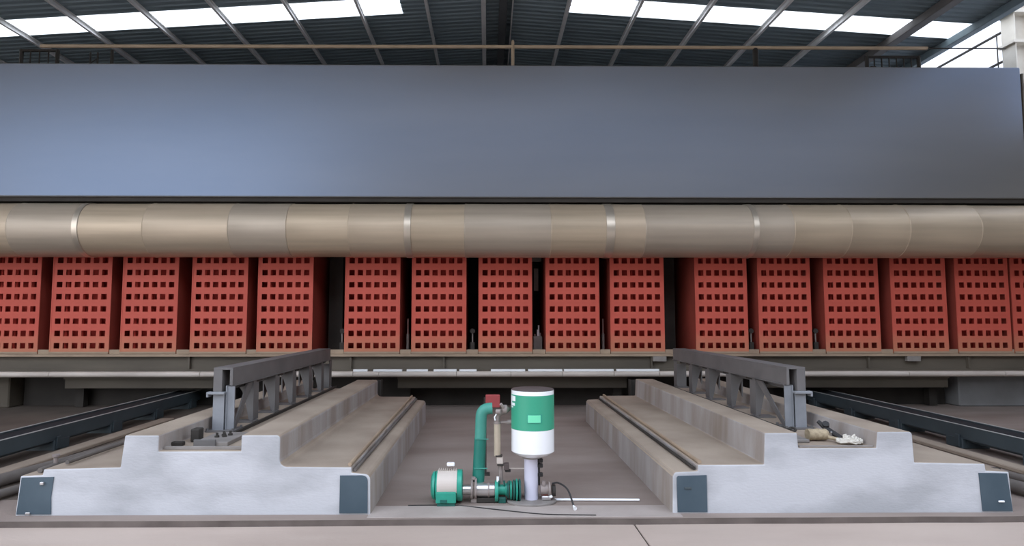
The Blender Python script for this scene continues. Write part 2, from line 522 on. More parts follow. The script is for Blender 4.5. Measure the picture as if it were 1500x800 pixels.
left_pts = ([(-3.945, ZP), (-3.918, 0.375), (-3.735, 0.383), (-3.728, 0.430), (-3.09, 0.445), (-3.062, 0.708), (-2.775, 0.708),
             (-2.775, 0.575), (-2.085, 0.575), (-2.085, 0.708)]
            + arc(-1.785, 0.678, 0.03, 90, 0, 3) + arc(-1.695, 0.505, 0.06, 180, 270, 4)
            + [(-1.15, 0.440), (-1.15, 0.395)] + arc(-1.04, 0.335, 0.05, 90, 0, 4) + [(-0.985, ZP)])
right_pts = ([(1.557, ZP), (1.564, 0.36)] + arc(1.60, 0.362, 0.03, 180, 90, 3) + [(1.78, 0.40), (1.78, 0.452), (2.345, 0.455), (2.359, 0.718),
             (2.64, 0.718), (2.648, 0.590), (3.31, 0.590), (3.327, 0.725)] + arc(3.60, 0.695, 0.03, 90, 0, 3)
             + [(3.638, 0.468), (4.243, 0.455), (4.248, 0.398), (4.445, 0.388), (4.464, ZP)])
for side, pts in (('left', left_pts), ('right', right_pts)):
    e = empty('concrete_foundation', (0, 0, 0), 'whitewashed stepped concrete foundation %s of the green and white tank' % side, 'foundation',
              'stepped concrete foundations')
    foundation(pts[::-1], 9.9, None).build('block', ['whitewash', 'dusty', 'sidewall'], e)
    if side == 'left':
        pl = MB().prism([(-1.245, ZP + 0.012), (-1.245, 0.372)] + arc(-1.06, 0.325, 0.047, 90, 0, 4) + [(-1.01, ZP + 0.012)], YF - 0.008, YF + 0.004, 'y')
        pl.build('end_plate', 'plate', e)
        pl = MB().prism([(-3.928, ZP + 0.012), (-3.90, 0.362), (-3.635, 0.366), (-3.65, 0.2), (-3.643, ZP + 0.012)], YF - 0.008, YF + 0.004, 'y').build('end_plate', 'plate', e)
        MB().box(-3.735, -3.705, YF - 0.03, YF - 0.007, 0.305, 0.33, 0.004).build('plate_stud', 'steel', pl)
        MB().box(-3.85, -3.81, YF - 0.02, YF - 0.007, ZP + 0.012, ZP + 0.03, 0.004).build('plate_stud', 'steel', pl)
    else:
        pl = MB().prism([(1.60, ZP + 0.012), (1.598, 0.345)] + [(1.61, 0.36), (1.852, 0.366), (1.852, ZP + 0.012)], YF - 0.008, YF + 0.004, 'y').build('end_plate', 'plate', e)
        MB().box(1.66, 1.72, YF - 0.015, YF - 0.007, 0.25, 0.27, 0.003).build('plate_stud', 'beam', pl)
        pl = MB().prism([(4.195, ZP + 0.012), (4.179, 0.378), (4.42, 0.374), (4.45, ZP + 0.012)], YF - 0.008, YF + 0.004, 'y').build('end_plate', 'plate', e)
        MB().box(4.33, 4.38, YF - 0.018, YF - 0.007, 0.135, 0.15, 0.003).build('plate_stud', 'white', pl)

# stub columns that stand on the foundations under the machine
for x, lab in ((-1.87, 'left'), (2.47, 'right')):
    t = empty('stub_column', (x, 10.45, ZP), 'short dark steel stub column behind the %s concrete foundation' % lab, 'column', 'stub columns')
    MB().box(-0.075, 0.075, -0.008, 0.008, 0, 0.60).build('web', 'dark', t)
    for q in (-0.085, 0.07): MB().box(q, q + 0.015, -0.08, 0.08, 0, 0.60).build('flange', 'dark', t)

# ------------------------------------------------------------ guide rails on the foundations
def guide_rail(mirror, xl, ys, label, z0):
    """rail of width .18; local x from 0 (outer) to w (inner), built at the left, mirrored for the right"""
    w = 0.19
    zt, y0, y1 = 1.20, 6.2, 10.0
    t = empty('guide_rail', (xl, 0, 0), label, 'rail', 'steel guide rails')
    s = -1 if mirror else 1
    X = lambda a, b: (min(s * a, s * b), max(s * a, s * b))
    def B(mb, a, b, *r, **k):
        x0, x1 = X(a, b)
        return mb.box(x0, x1, *r, **k)
    hb = MB()
    B(hb, 0, w, y0, y1, zt - 0.02, zt)                          # top plate
    hb.build('top_plate', 'rail', t)
    hb = MB()
    B(hb, 0, 0.085, y0 + 0.002, y1, zt - 0.24, zt - 0.021)
    hb.build('side_box', 'rail', t)
    hb = MB()
    B(hb, w - 0.028, w, y0 + 0.002, y1, zt - 0.175, zt - 0.021)
    B(hb, w - 0.012, w + 0.012, y0 + 0.05, y1, zt - 0.185, zt - 0.176)
    hb.build('side_plate', 'rail', t)
    # front post: an H section with its clamp bar
    po = MB()
    B(po, 0.003, 0.112, y0, y0 + 0.014, z0 + 0.012, zt - 0.241)
    B(po, 0.05, 0.062, y0 + 0.014, y0 + 0.13, z0 + 0.012, zt - 0.241)
    B(po, 0.003, 0.112, y0 + 0.13, y0 + 0.144, z0 + 0.012, zt - 0.241)
    B(po, 0.118, 0.13, y0 + 0.02, y0 + 0.15, z0 + 0.012, zt - 0.18)
    B(po, 0.13, w + 0.012, y0 + 0.03, y0 + 0.044, z0 + 0.012, zt - 0.187)
    po = po.build('post', 'rail_end', t)
    cb = MB()
    x0, x1 = X(-0.04, 0.125)
    cb.box(x0, x1, y0 - 0.035, y0 + 0.02, zt - 0.262, zt - 0.237, 0.004)
    x0, x1 = X(-0.055, -0.035)
    cb.box(x0, x1, y0 - 0.03, y0 + 0.05, zt - 0.29, zt - 0.237, 0.004)
    cb.build('clamp_bar', 'rail_end', po)
    bp = MB()
    B(bp, -0.06, w + 0.06, y0 - 0.06, y0 + 0.2, z0 + 0.001, z0 + 0.014)
    for a in (-0.03, w + 0.03):
        for yy in (y0 - 0.03, y0 + 0.17):
            bp.lathe([(0, 0.034), (0.014, 0.034), (0.014, 0.012)], 'z', (s * a, yy, z0), 6, smooth=False)
    bp.build('foot_plate', 'rail', po)
    # supports: a cross plate with tapered gussets, each with its own foot
    for i, y in enumerate(ys):
        sp = MB()
        if i < len(ys) - 1:
            cut = [(0.03 + (w - 0.085) * (u / 6) ** 0.7, zt - 0.26 - (zt - 0.28 - z0) * (u / 6) ** 1.2) for u in range(7)]
            pts = [(w - 0.006, zt - 0.186), (0.086, zt - 0.186), (0.086, zt - 0.242), (0.03, zt - 0.242)] + cut + [(w - 0.006, z0 + 0.013)]
            sp.prism([(s * px, pz) for px, pz in pts], y, y + 0.014, 'y')
        else:
            B(sp, 0.03, w - 0.006, y, y + 0.014, z0 + 0.013, zt - 0.242)
        sp = sp.build('support_plate', 'rail', t)
        g = MB()
        B(g, w - 0.018, w - 0.006, y + 0.014, y + 0.15, z0 + 0.013, zt - 0.187)
        g.build('side_flange', 'rail', sp)
        if 0 < i < len(ys) - 1:
            g = MB()
            x0, x1 = X(0.03, 0.045)
            g.prism([(y + 0.015, zt - 0.243), (y + 0.30, zt - 0.243), (y + 0.015, zt - 0.48)], x0, x1, 'x')
            g.build('gusset', 'rail', sp)
        ft = MB()
        B(ft, 0.0, w + 0.02, y - 0.09, y + 0.09, z0 + 0.001, z0 + 0.012)
        ft.lathe([(0, 0.030), (0.012, 0.030), (0.012, 0.010)], 'z', (s * (w + 0.0), y - 0.06, z0), 6, smooth=False)
        ft.lathe([(0, 0.030), (0.012, 0.030), (0.012, 0.010)], 'z', (s * (w + 0.0), y + 0.06, z0), 6, smooth=False)
        ft.build('foot_plate', 'rail', sp)
    # long diagonal brace in the first bay
    d = MB()
    x0, x1 = X(w - 0.035, w - 0.019)
    ya, yb = y0 + 0.10, ys[0] + 0.02
    d.prism([(ya, z0 + 0.015), (ya + 0.07, z0 + 0.015), (yb, zt - 0.2), (yb - 0.16, zt - 0.2)], x0, x1, 'x')
    d.build('diagonal_brace', 'rail', t)
    rp = MB()
    B(rp, w + 0.06, w + 0.085, 6.02, y1, z0 + 0.001, z0 + 0.02)
    B(rp, w + 0.1, w + 0.115, 6.02, y1, z0 + 0.001, z0 + 0.03)
    rp.build('ground_strip', 'dark', t)
    ad = MB()                                                    # adjusting bolts under the top flange
    for y in ys[:-1]:
        for dy in (0.12, 0.19):
            xx = s * (w - 0.06)
            ad.tube([(xx, y + dy, zt - 0.26), (xx, y + dy, zt - 0.165)], 0.010, 6)
            ad.lathe([(0, 0), (0.022, 0), (0.022, 0.022), (0, 0.022)], 'z', (xx, y + dy, zt - 0.22), 6, smooth=False)
        B(ad, w - 0.10, w + 0.0, y + 0.08, y + 0.24, zt - 0.205, zt - 0.19)
    ad.build('adjusting_bolts', 'dark', t)['kind'] = 'stuff'
    return t
guide_rail(False, -2.73, [6.78, 7.46, 8.12, 8.85, 9.5, 9.97], 'grey steel guide rail on bracketed supports on the left concrete foundation', 0.575)
guide_rail(True, 3.19, [6.95, 7.65, 8.40, 9.1, 9.85], 'grey steel guide rail on bracketed supports on the right concrete foundation', 0.59)

# things lying in the troughs
t = empty('anchor_plate', (-2.44, 5.70, 0.575), 'flat steel anchor plate with bolts at the front of the left trough', 'plate')
MB().box(-0.14, 0.16, -0.2, 0.28, 0.0, 0.035, 0.004).build('plate_body', 'grey', t)
MB().box(-0.13, 0.06, -0.22, -0.2, 0.0, 0.06, 0.004).build('front_lip', 'rail', t)
for dx, dy in ((-0.03, 0.02), (0.03, 0.04), (0.0, 0.10), (0.05, 0.12)):
    MB().lathe([(0, 0.075), (0.012, 0.075), (0.012, 0.05), (0.022, 0.05), (0.022, 0.034), (0, 0.034)], 'z', (dx, dy, 0), 8, smooth=False).build('bolt', 'dark', t)
t = empty('steel_block', (-2.635, 5.70, 0.575), 'dark upright steel block beside the anchor plate in the left trough', 'block')
MB().box(-0.05, 0.03, -0.04, 0.06, 0, 0.12, 0.012, 2).build('block_body', 'dark', t)
MB().box(-0.14, -0.04, -0.2, -0.14, 0, 0.035, 0.006).build('tab', 'dark', t)
tag(MB().box(-2.76, -2.10, 5.36, 5.39, 0.575, 0.60, 0.003).build('angle_strip', 'grey'), 'thin grey steel strip along the front edge of the left trough', 'strip')
tag(MB().box(2.66, 3.30, 5.315, 5.335, 0.590, 0.606, 0.003).build('angle_strip', 'grey'), 'thin grey steel strip along the front edge of the right trough', 'strip')
tag(MB().box(2.68, 2.85, 5.5, 6.1, 0.590, 0.62, 0.006).build('flat_bar', 'grey'), 'flat dusty steel bar lying in the right trough beside the webbing roll', 'bar')

t = empty('webbing_roll', (2.94, 5.60, 0.591), 'rolled tan webbing strap lying in the right trough', 'strap')
MB().lathe([(0.0, -0.09), (0.05, -0.09), (0.052, -0.06), (0.047, -0.03), (0.053, 0.0), (0.047, 0.035), (0.052, 0.07), (0.04, 0.09), (0, 0.09)], 'x', (0.03, 0, 0.056), 16).build('strap_coil', 'webbing', t)
m = MB()
m.tube([(0.10, -0.05, 0.04), (0.16, -0.08, 0.03), (0.2, -0.07, 0.015)], 0.016, 8)
m.build('loose_end', 'webbing', t)
t = empty('ratchet_tensioner', (3.14, 5.70, 0.591), 'black ratchet tensioner leaning beside the tan webbing roll', 'tool')
MB().tube([(0.05, -0.1, 0.022), (-0.01, 0.0, 0.07), (-0.07, 0.07, 0.145)], [0.022, 0.03, 0.018], 8).build('handle', 'black', t)
MB().tube([(-0.02, 0.03, 0.105), (-0.035, 0.0, 0.135)], 0.03, 8).build('ratchet_head', 'black', t)
MB().box(-0.02, 0.02, -0.05, -0.02, 0.0, 0.07, 0.004).build('hook', 'steel', t)
t = empty('chain_shackle', (2.78, 5.80, 0.62), 'small dark shackle and chain lying on the bar in the right trough', 'shackle')
m = MB()
for k in range(4):
    a = k * 1.1
    pts = [(0.045 * k - 0.07 + 0.028 * cos(q * pi / 5), 0.02 * sin(q * pi / 5) * cos(a), 0.035 + 0.02 * sin(q * pi / 5) * sin(a + .6)) for q in range(11)]
    m.tube(pts, 0.012, 6)
m.build('chain', 'dark', t)
rp = MB()
random.seed(2)
pts = []
for k in range(150):
    a = k * 0.55
    rr = 0.03 + 0.085 * abs(sin(k * 0.21 + 1))
    pts.append((0.95 * rr * cos(a), 0.6 * rr * sin(a), 0.014 + 0.075 * (1 - rr / 0.125) * abs(sin(k * 0.13)) + 0.02 * (k % 3) * 0.5))
rp.tube(pts, 0.0085, 6)
ro = rp.build('rope_pile', 'rope', None, (3.18, 5.46, 0.588))
tag(ro, 'tangled white rope pile in the corner of the right trough', 'rope')

# gutter pipes along the inner ledges
def rod_thing(name, a, b, r, m, label, cat, n=12):
    tag(MB().tube([a, b], r, n).build(name, m), label, cat)
rod_thing('gutter_pipe', (-1.172, 5.33, 0.456), (-1.205, 9.85, 0.456), 0.016, 'tan', 'thin tan pipe on the inner gutter edge of the left foundation', 'pipe')
rod_thing('gutter_pipe', (-1.128, 5.33, 0.409), (-1.132, 9.85, 0.409), 0.014, 'hose', 'thin brown pipe beside the tan one on the left foundation', 'pipe')
rod_thing('gutter_pipe', (1.806, 5.33, 0.469), (1.835, 9.85, 0.470), 0.017, 'tan', 'thin tan pipe on the inner gutter edge of the right foundation', 'pipe')
rod_thing('gutter_pipe', (1.758, 5.33, 0.414), (1.762, 9.85, 0.414), 0.014, 'dark', 'thin dark pipe beside the tan one on the right foundation', 'pipe')
t = empty('valved_pipe', (-3.6, 5.5, 0.443), 'grey pipe with a round valve knob on the outer edge of the left foundation', 'pipe')
MB().tube([(0.0, -0.1, 0.02), (0.0, 4.2, 0.02)], 0.018, 10).build('pipe_run', 'hose', t)
MB().tube([(-0.20, -0.14, -0.038), (-0.20, 4.2, -0.038)], 0.022, 10).build('lower_pipe_run', 'hose', t)
MB().lathe([(0, 0.0), (0.016, 0.0), (0.016, 0.05), (0.03, 0.055), (0.03, 0.075), (0, 0.08)], 'z', (-0.20, 0.05, -0.02), 12).build('valve_knob', 'cast', t)
m = MB()
m.box(-0.06, 0.0, -0.07, -0.03, 0, 0.014, 0.003)
tag(m.build('loose_bracket', 'dark', None, (4.46, 5.47, 0.378)), 'small dark bracket lying on the outer ledge of the right foundation', 'bracket')

# ------------------------------------------------------------ slate conveyor beams left and right
def trench_beam(s, x_in, label):
    t = empty('track_beam', (x_in, 0, ZP), label, 'beam', 'low slate track beams')
    X = lambda a, b: (min(s * a, s * b), max(s * a, s * b))
    y0, y1 = 3.6, 11.7
    a, b = X(0.02, 0.36)
    MB().box(a, b, y0, y1, 0.17, 0.272).build('belt_bed', 'beam_top', t)
    a, b = X(0, 0.02)
    MB().box(a, b, y0, y1, 0.12, 0.29, 0.004).build('side_plate', 'beam', t)
    a, b = X(-0.004, 0.024)
    MB().box(a, b, y0, y1, 0.29, 0.296).build('edge_strip', 'edge', t)
    a, b = X(0.36, 0.38)
    MB().box(a, b, y0, y1, 0.12, 0.29, 0.004).build('side_plate', 'beam', t)
    a, b = X(0.357, 0.384)
    MB().box(a, b, y0, y1, 0.29, 0.296).build('edge_strip', 'edge', t)
    a, b = X(0.05, 0.33)
    MB().box(a, b, y0, y1, 0.09, 0.17).build('bottom_box', 'beam', t)
    for k in range(6):
        y = 5.5 + k * 1.15
        a, b = X(-0.01, 0.34)
        f = MB().box(a, b, y, y + 0.28, 0.0, 0.13, 0.006)
        c, d = X(-0.03, -0.01)
        f.box(c, d, y + 0.03, y + 0.10, 0.02, 0.17, 0.004)
        f.build('foot', 'beam', t)
    return t
trench_beam(-1, -5.38, 'long low slate track beam on the floor left of the left concrete foundation')
trench_beam(1, 5.98, 'long low slate track beam on the floor right of the right concrete foundation')

# hoses and low kerbs on the floor outside the foundations
def hose(pts, r, m, label, name='floor_hose', cat='hose'):
    sm = []
    P = [Vector(q) for q in pts]
    for i in range(len(P) - 1):
        p0, p1, p2, p3 = P[max(i - 1, 0)], P[i], P[i + 1], P[min(i + 2, len(P) - 1)]
        for k in range(8):
            u = k / 8
            sm.append(0.5 * ((2 * p1) + (-p0 + p2) * u + (2 * p0 - 5 * p1 + 4 * p2 - p3) * u * u + (-p0 + 3 * p1 - 3 * p2 + p3) * u ** 3))
    sm.append(P[-1])
    return tag(MB().tube(sm, r, 10).build(name, m), label, cat)
hose([(-4.6, 4.9, 0.10), (-4.45, 5.6, 0.10), (-4.25, 7, 0.10), (-4.2, 9.5, 0.10)], 0.04, 'hose', 'thick grey hose on the floor nearest the left foundation')
hose([(-4.9, 5.2, 0.12), (-4.75, 6.1, 0.12), (-4.55, 7.5, 0.12), (-4.5, 9.5, 0.12)], 0.06, 'hose', 'thick brown hose on the floor nearer the left track beam')
hose([(5.0, 5.0, 0.12), (4.98, 5.6, 0.12), (4.78, 6.6, 0.12), (4.62, 7.6, 0.12), (4.5, 9.6, 0.12)], 0.06, 'hose', 'thick brown hose on the floor nearest the right foundation')
hose([(5.4, 5.2, 0.10), (5.35, 6.0, 0.10), (5.15, 7.2, 0.10), (4.95, 9.6, 0.10)], 0.04, 'hose', 'grey hose on the floor nearer the right track beam')
tag(MB().box(-5.2, -5.0, 4.6, 10, ZP, ZP + 0.05, 0.01).build('floor_kerb', 'dusty'), kind='structure')
tag(MB().box(5.62, 5.8, 4.6, 10, ZP, ZP + 0.05, 0.01).build('floor_kerb', 'dusty'), kind='structure')

# ------------------------------------------------------------ the machine
YB = 11.0
t = empty('machine_cover', (0, 10.3, 3.73), 'wide flat blue grey cover panel above the silver pipe', 'panel')
MB().box(-8.36, 9.25, 0, 0.30, 0.0, 2.31, 0.02, 2).build('cover_sheet', 'bluegrey', t)
MB().box(-8.9, 9.75, 0.05, 0.4, -0.07, 0.0).build('bottom_trim', 'dark', t)
MB().box(9.27, 9.30, 0.0, 0.2, 0.0, 2.2).build('end_strip', 'machine', t)
MB().box(9.25, 9.40, -0.03, 0.05, 1.02, 1.14, 0.01).build('end_latch', 'bluegrey', t)

fr = empty('forming_machine', (0, 11.0, ZP), 'dark steel machine frame behind and above the red boxes', 'machine')
MB().box(-10.5, 11.0, 1.55, 1.75, 0.9, 5.4).build('back_panel', 'dark', fr)
MB().box(-10.5, 11.0, 0.12, 1.6, 2.95, 3.25).build('bed', 'machine', fr)
MB().box(-10.5, 10.6, -0.02, 0.15, 3.35, 3.58).build('top_beam', 'dark', fr)
MB().box(-10.5, 11.0, -0.3, 1.7, 5.35, 5.45).build('top_deck', 'dark', fr)
for x in (-9.4, -2.9, 3.45, 10.6):
    MB().box(x - 0.13, x + 0.13, 0.75, 1.5, 1.05, 2.95).build('frame_post', 'dark', fr)

mb = empty('cross_beam', (0, 11.05, 0.73), 'long brown steel cross beam under the red boxes', 'beam')
MB().box(-10.5, 11.0, 0.0, 0.08, 0.06, 0.28).build('beam_web', 'machine', mb)
MB().box(-10.5, 11.0, -0.10, 1.5, 0.28, 0.322).build('sill_plate', 'tan', mb)
MB().box(-10.5, 11.0, -0.04, 0.3, 0.0, 0.06).build('lower_flange', 'machine', mb)
for x in (-5.3, -2.45, -0.8, 2.9, 6.8, 8.6):
    MB().box(x, x + 0.03, -0.06, 0.0, 0.06, 0.28).build('stiffener', 'machine', mb)
for x in (3.05, 2.4 + 5.2):
    MB().box(x - 0.12, x + 0.12, -0.10, -0.02, 0.19, 0.28, 0.005).build('junction_box', 'grey', mb)
wt = empty('white_tube', (0, 10.85, 0.66), 'long off-white tube running below the brown cross beam', 'tube')
segs = [-10.5, -7.6, -5.0, -3.6, -2.35, -1.9, -0.55, 0.4, 1.3, 2.2, 3.0, 5.4, 7.4, 9.1, 11.0]
for a, b in zip(segs, segs[1:]):
    MB().tube([(a + 0.004, 0, 0.05), (b - 0.004, 0, 0.05)], 0.05, 14).build('tube_section', 'offwhite', wt)
for a, b in ((-2.35, -2.1), (-2.0, -1.5), (-1.42, -1.05), (-0.95, -0.55), (-0.5, -0.2), (0.05, 0.65), (0.70, 1.3), (1.33, 2.2), (2.25, 3.0)):
    MB().box(a, b, -0.03, 0.05, 0.095, 0.135, 0.004).build('cable_cover', 'white', wt)
for i, (a, b, lab) in enumerate(((-7.64, -4.6, 'leftmost'), (-1.64, 2.53, 'middle'), (5.1, 8.44, 'rightmost'))):
    tb = empty('lower_beam', (0, 11.3, 0.42), '%s of the three short brown beams under the white tube' % lab, 'beam', 'short beams under the white tube')
    MB().box(a, b, 0, 0.1, 0.0, 0.17).build('beam_web', 'machine', tb)
    MB().box(a, b, -0.05, 0.1, 0.17, 0.20).build('beam_flange', 'machine', tb)
    for x in (a + 0.05, b - 0.2):
        MB().box(x, x + 0.15, 0.22, 0.36, -0.36, 0.2).build('beam_leg', 'dark', tb)
        MB().box(x, x + 0.15, 0.1, 0.22, 0.1, 0.2).build('leg_arm', 'dark', tb)

tag(MB().box(8.75, 10.2, 11.45, 12.6, ZP, 0.64, 0.02).build('concrete_pier', 'pier'), 'low grey concrete pier under the right end of the machine', 'pier', 'concrete piers')
tag(MB().box(-10.5, -8.75, 11.45, 12.6, ZP, 0.64, 0.02).build('concrete_pier', 'machine'), 'low dark concrete pier under the left end of the machine', 'pier', 'concrete piers')
tag(MB().box(-8.7, 8.7, 11.75, 11.9, ZP, 0.72).build('skirt_wall', 'dark'), kind='structure')  # added near-black wall standing for the deep shade under the machine

# red perforated boxes: one built, the rest copied
W, HH, D = 0.965, 1.89, 1.35
def red_box():
    t = empty('red_box', (0, YB, 1.058))
    cols, rows = 6, 9
    hw, hh = 0.094, 0.098
    cx = [W / 2 + (k - 2.5) * 0.146 for k in range(cols)]
    cz = [0.142 + k * 0.2165 for k in range(rows)]
    cz = [z for z in cz if z < HH - 0.1]
    xs = [0.0] + sorted([c - hw / 2 for c in cx] + [c + hw / 2 for c in cx]) + [W]
    zs = [0.0] + sorted([c - hh / 2 for c in cz] + [c + hh / 2 for c in cz]) + [HH]
    m = MB()
    V = {}
    for d, yy in ((0, 0.0), (1, 0.012)):
        for i, x in enumerate(xs):
            for j, z in enumerate(zs):
                V[d, i, j] = m.bm.verts.new((x - W / 2, yy, z))
    for i in range(len(xs) - 1):
        for j in range(len(zs) - 1):
            if i % 2 == 1 and j % 2 == 1:
                q = [(i, j), (i + 1, j), (i + 1, j + 1), (i, j + 1)]
                for k in range(4):
                    a, b = q[k], q[(k + 1) % 4]
                    m.bm.faces.new((V[0, a[0], a[1]], V[0, b[0], b[1]], V[1, b[0], b[1]], V[1, a[0], a[1]]))
            else:
                for d in (0, 1):
                    m.bm.faces.new((V[d, i, j], V[d, i + 1, j], V[d, i + 1, j + 1], V[d, i, j + 1]))
    m.build('perforated_front', 'red', t)
    for sx in (-1, 1):
        x0, x1 = sorted((sx * W / 2, sx * (W / 2 - 0.02)))
        MB().box(x0, x1, -0.004, 0.012, 0, HH).build('front_edging', 'red', t)
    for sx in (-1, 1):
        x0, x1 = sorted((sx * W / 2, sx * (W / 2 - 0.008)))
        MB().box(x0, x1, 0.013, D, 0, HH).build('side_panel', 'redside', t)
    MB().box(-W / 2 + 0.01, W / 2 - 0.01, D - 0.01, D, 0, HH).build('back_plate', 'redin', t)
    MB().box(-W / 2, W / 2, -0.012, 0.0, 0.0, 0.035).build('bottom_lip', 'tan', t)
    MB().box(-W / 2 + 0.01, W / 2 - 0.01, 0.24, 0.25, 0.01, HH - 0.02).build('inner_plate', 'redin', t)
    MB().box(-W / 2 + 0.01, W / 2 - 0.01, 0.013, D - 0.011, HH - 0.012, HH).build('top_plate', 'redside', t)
    for k, x in enumerate((-0.3, -0.05, 0.22)):
        m = MB().tube([(x, 0.14 + 0.03 * k, 0.03), (x, 0.14 + 0.03 * k, HH - 0.05)], 0.028, 8)
        m.build('inner_pipe', 'redin', t)
    return t
spans = [(-8.877, -7.953), (-7.749, -6.703), (-6.51, -5.521), (-5.28, -4.289), (-4.108, -3.126), (-2.556, -1.572), (-1.365, -0.39), (-0.171, 0.788), (1.032, 1.993),
         (2.189, 3.159), (3.718, 4.659), (4.856, 5.806), (6.053, 7.043), (7.265, 8.269), (8.443, 9.412), (9.462, 10.446)]
where = ['leftmost of the row', 'second from the left end', 'third from the left end', 'fourth from the left end', 'behind the left guide rail end',
         'first one right of the left guide rail', 'second one right of the left guide rail', 'directly above the green tank', 'next to the one above the tank on its right',
         'first one left of the right guide rail', 'behind the right guide rail end', 'fifth from the right end', 'fourth from the right end',
         'third from the right end', 'second from the right end', 'rightmost of the row']
b0 = red_box()
for i, (a, b) in enumerate(spans):
    o = b0 if i == 0 else copy_tree(b0)
    o.location = ((a + b) / 2 if i else b - W / 2, YB, 1.058)
    if i: o.scale.x = (b - a) / W
    tag(o, 'red perforated steel box, ' + where[i], 'box', 'red perforated boxes')

for (a, b), (c, d) in zip(spans, spans[1:]):               # ledge pieces on the sill between the boxes
    MB().box(b + 0.006, c - 0.006, -0.045, 0.0, 0.322, 0.40, 0.004).build('sill_ledge', 'tan', mb)

# silver pipe: clad sections with lapped seams
pp = empty('silver_pipe', (0, 10.50, 3.185), 'thick aluminium-clad pipe running the full width above the red boxes', 'pipe')
seams = [-10.6, -9.0, -7.885, -6.772, -5.679, -4.28, -3.326, -2.314, -1.334, -0.397, 1.041, 2.074, 2.609, 4.467, 5.085, 6.035, 7.011, 8.219, 9.4, 10.8]
R = 0.455
random.seed(11)
for i, (a, b) in enumerate(zip(seams, seams[1:])):
    rr = R + random.choice((0, 0.003, 0.006))
    m = MB().lathe([(R - 0.03, a), (rr, a), (rr + 0.006, a + 0.012), (rr, a + 0.03), (rr - 0.002, (a + b) / 2), (rr, b - 0.002), (R - 0.03, b)], 'x', (0, 0, 0), 48)
    m.build('pipe_section', 'clad%d' % random.randrange(3), pp)
for x, w in ((-6.772, 0.10), (-1.334, 0.12), (2.03, 0.15), (4.45, 0.10)):
    MB().lathe([(R + 0.004, x - w / 2), (R + 0.013, x - w / 2 + 0.006), (R + 0.013, x + w / 2 - 0.006), (R + 0.004, x + w / 2)], 'x', (0, 0, 0), 48).build('clamp_band', 'band', pp)
for x in (-9.5, -5, -0.9, 3.2, 7, 10.2):
    MB().box(x - 0.04, x + 0.04, 0.42, 0.66, 0.1, 0.3).build('pipe_bracket', 'dark', pp)

# fittings seen in the gaps between the red boxes
def gap_fitting(x, y, z, kind, label, cat):
    t = empty(kind, (x, y, z), label, cat)
    return t
for x, lab in ((-1.46, 'right of the first box after the left rail'), (2.10, 'left of the first box before the right rail')):
    t = gap_fitting(x, 11.25, 1.055, 'hydraulic_cylinder', 'thin upright steel cylinder in the gap %s' % lab, 'cylinder')
    MB().tube([(0, 0, 0), (0, 0, 0.35)], 0.025, 10).build('cylinder_body', 'grey', t)
    MB().tube([(0, 0, 0.35), (0, 0, 0.62)], 0.012, 8).build('rod', 'steel', t)
t = gap_fitting(0.915, 11.4, 1.055, 'valve_block', 'small grey valve block with fittings in the gap right of the central box', 'valve')
MB().box(-0.08, 0.08, -0.05, 0.05, 0, 0.3, 0.006).build('block_body', 'grey', t)
for k, (dx, z) in enumerate(((-0.05, 0.34), (0.0, 0.42), (0.05, 0.36), (0.02, 0.5))):
    MB().tube([(dx, 0, 0.3), (dx, 0, z)], 0.014, 8).build('fitting', 'white' if k % 2 else 'steel', t)
t = gap_fitting(0.915, 11.55, 2.2, 'hanging_sensor', 'pale hanging bracket high in the gap right of the central box', 'bracket')
MB().box(-0.09, 0.09, 0, 0.04, 0.55, 0.62).build('bar', 'grey', t)
MB().box(-0.05, 0.03, 0, 0.04, 0.0, 0.42).build('strip', 'grey', t)
for x, z0, z1, lab in ((7.155, 2.55, 2.68, 'short'), (8.356, 2.35, 2.70, 'tall')):
    t = gap_fitting(x, 11.3, z0, 'window_strip', '%s pale green fitting high in a right-hand gap between red boxes' % lab, 'fitting')
    MB().box(-0.05, 0.05, 0, 0.03, 0, z1 - z0, 0.004).build('fitting_body', 'lampgreen', t)
    MB().box(-0.025, 0.025, 0.01, 0.04, -0.9, 0).build('mount_bar', 'machine', t)
for x, lab in ((4.757, 'first'), (5.93, 'second'), (-2.62, 'leftmost'), (-0.28, 'central')):
    t = gap_fitting(x, 11.12, 1.055, 'limit_switch', '%s small dark limit switch on the sill between red boxes' % lab, 'switch')
    MB().box(-0.04, 0.04, -0.03, 0.03, 0.0, 0.2, 0.006).build('switch_body', 'dark', t)
    MB().tube([(0, 0, 0.2), (0, 0, 0.36)], 0.013, 8).build('plunger', 'grey', t)
    MB().lathe([(0, -0.02), (0.045, -0.02), (0.045, 0.02), (0, 0.02)], 'y', (0, 0, 0.40), 12).build('roller', 'dark', t)

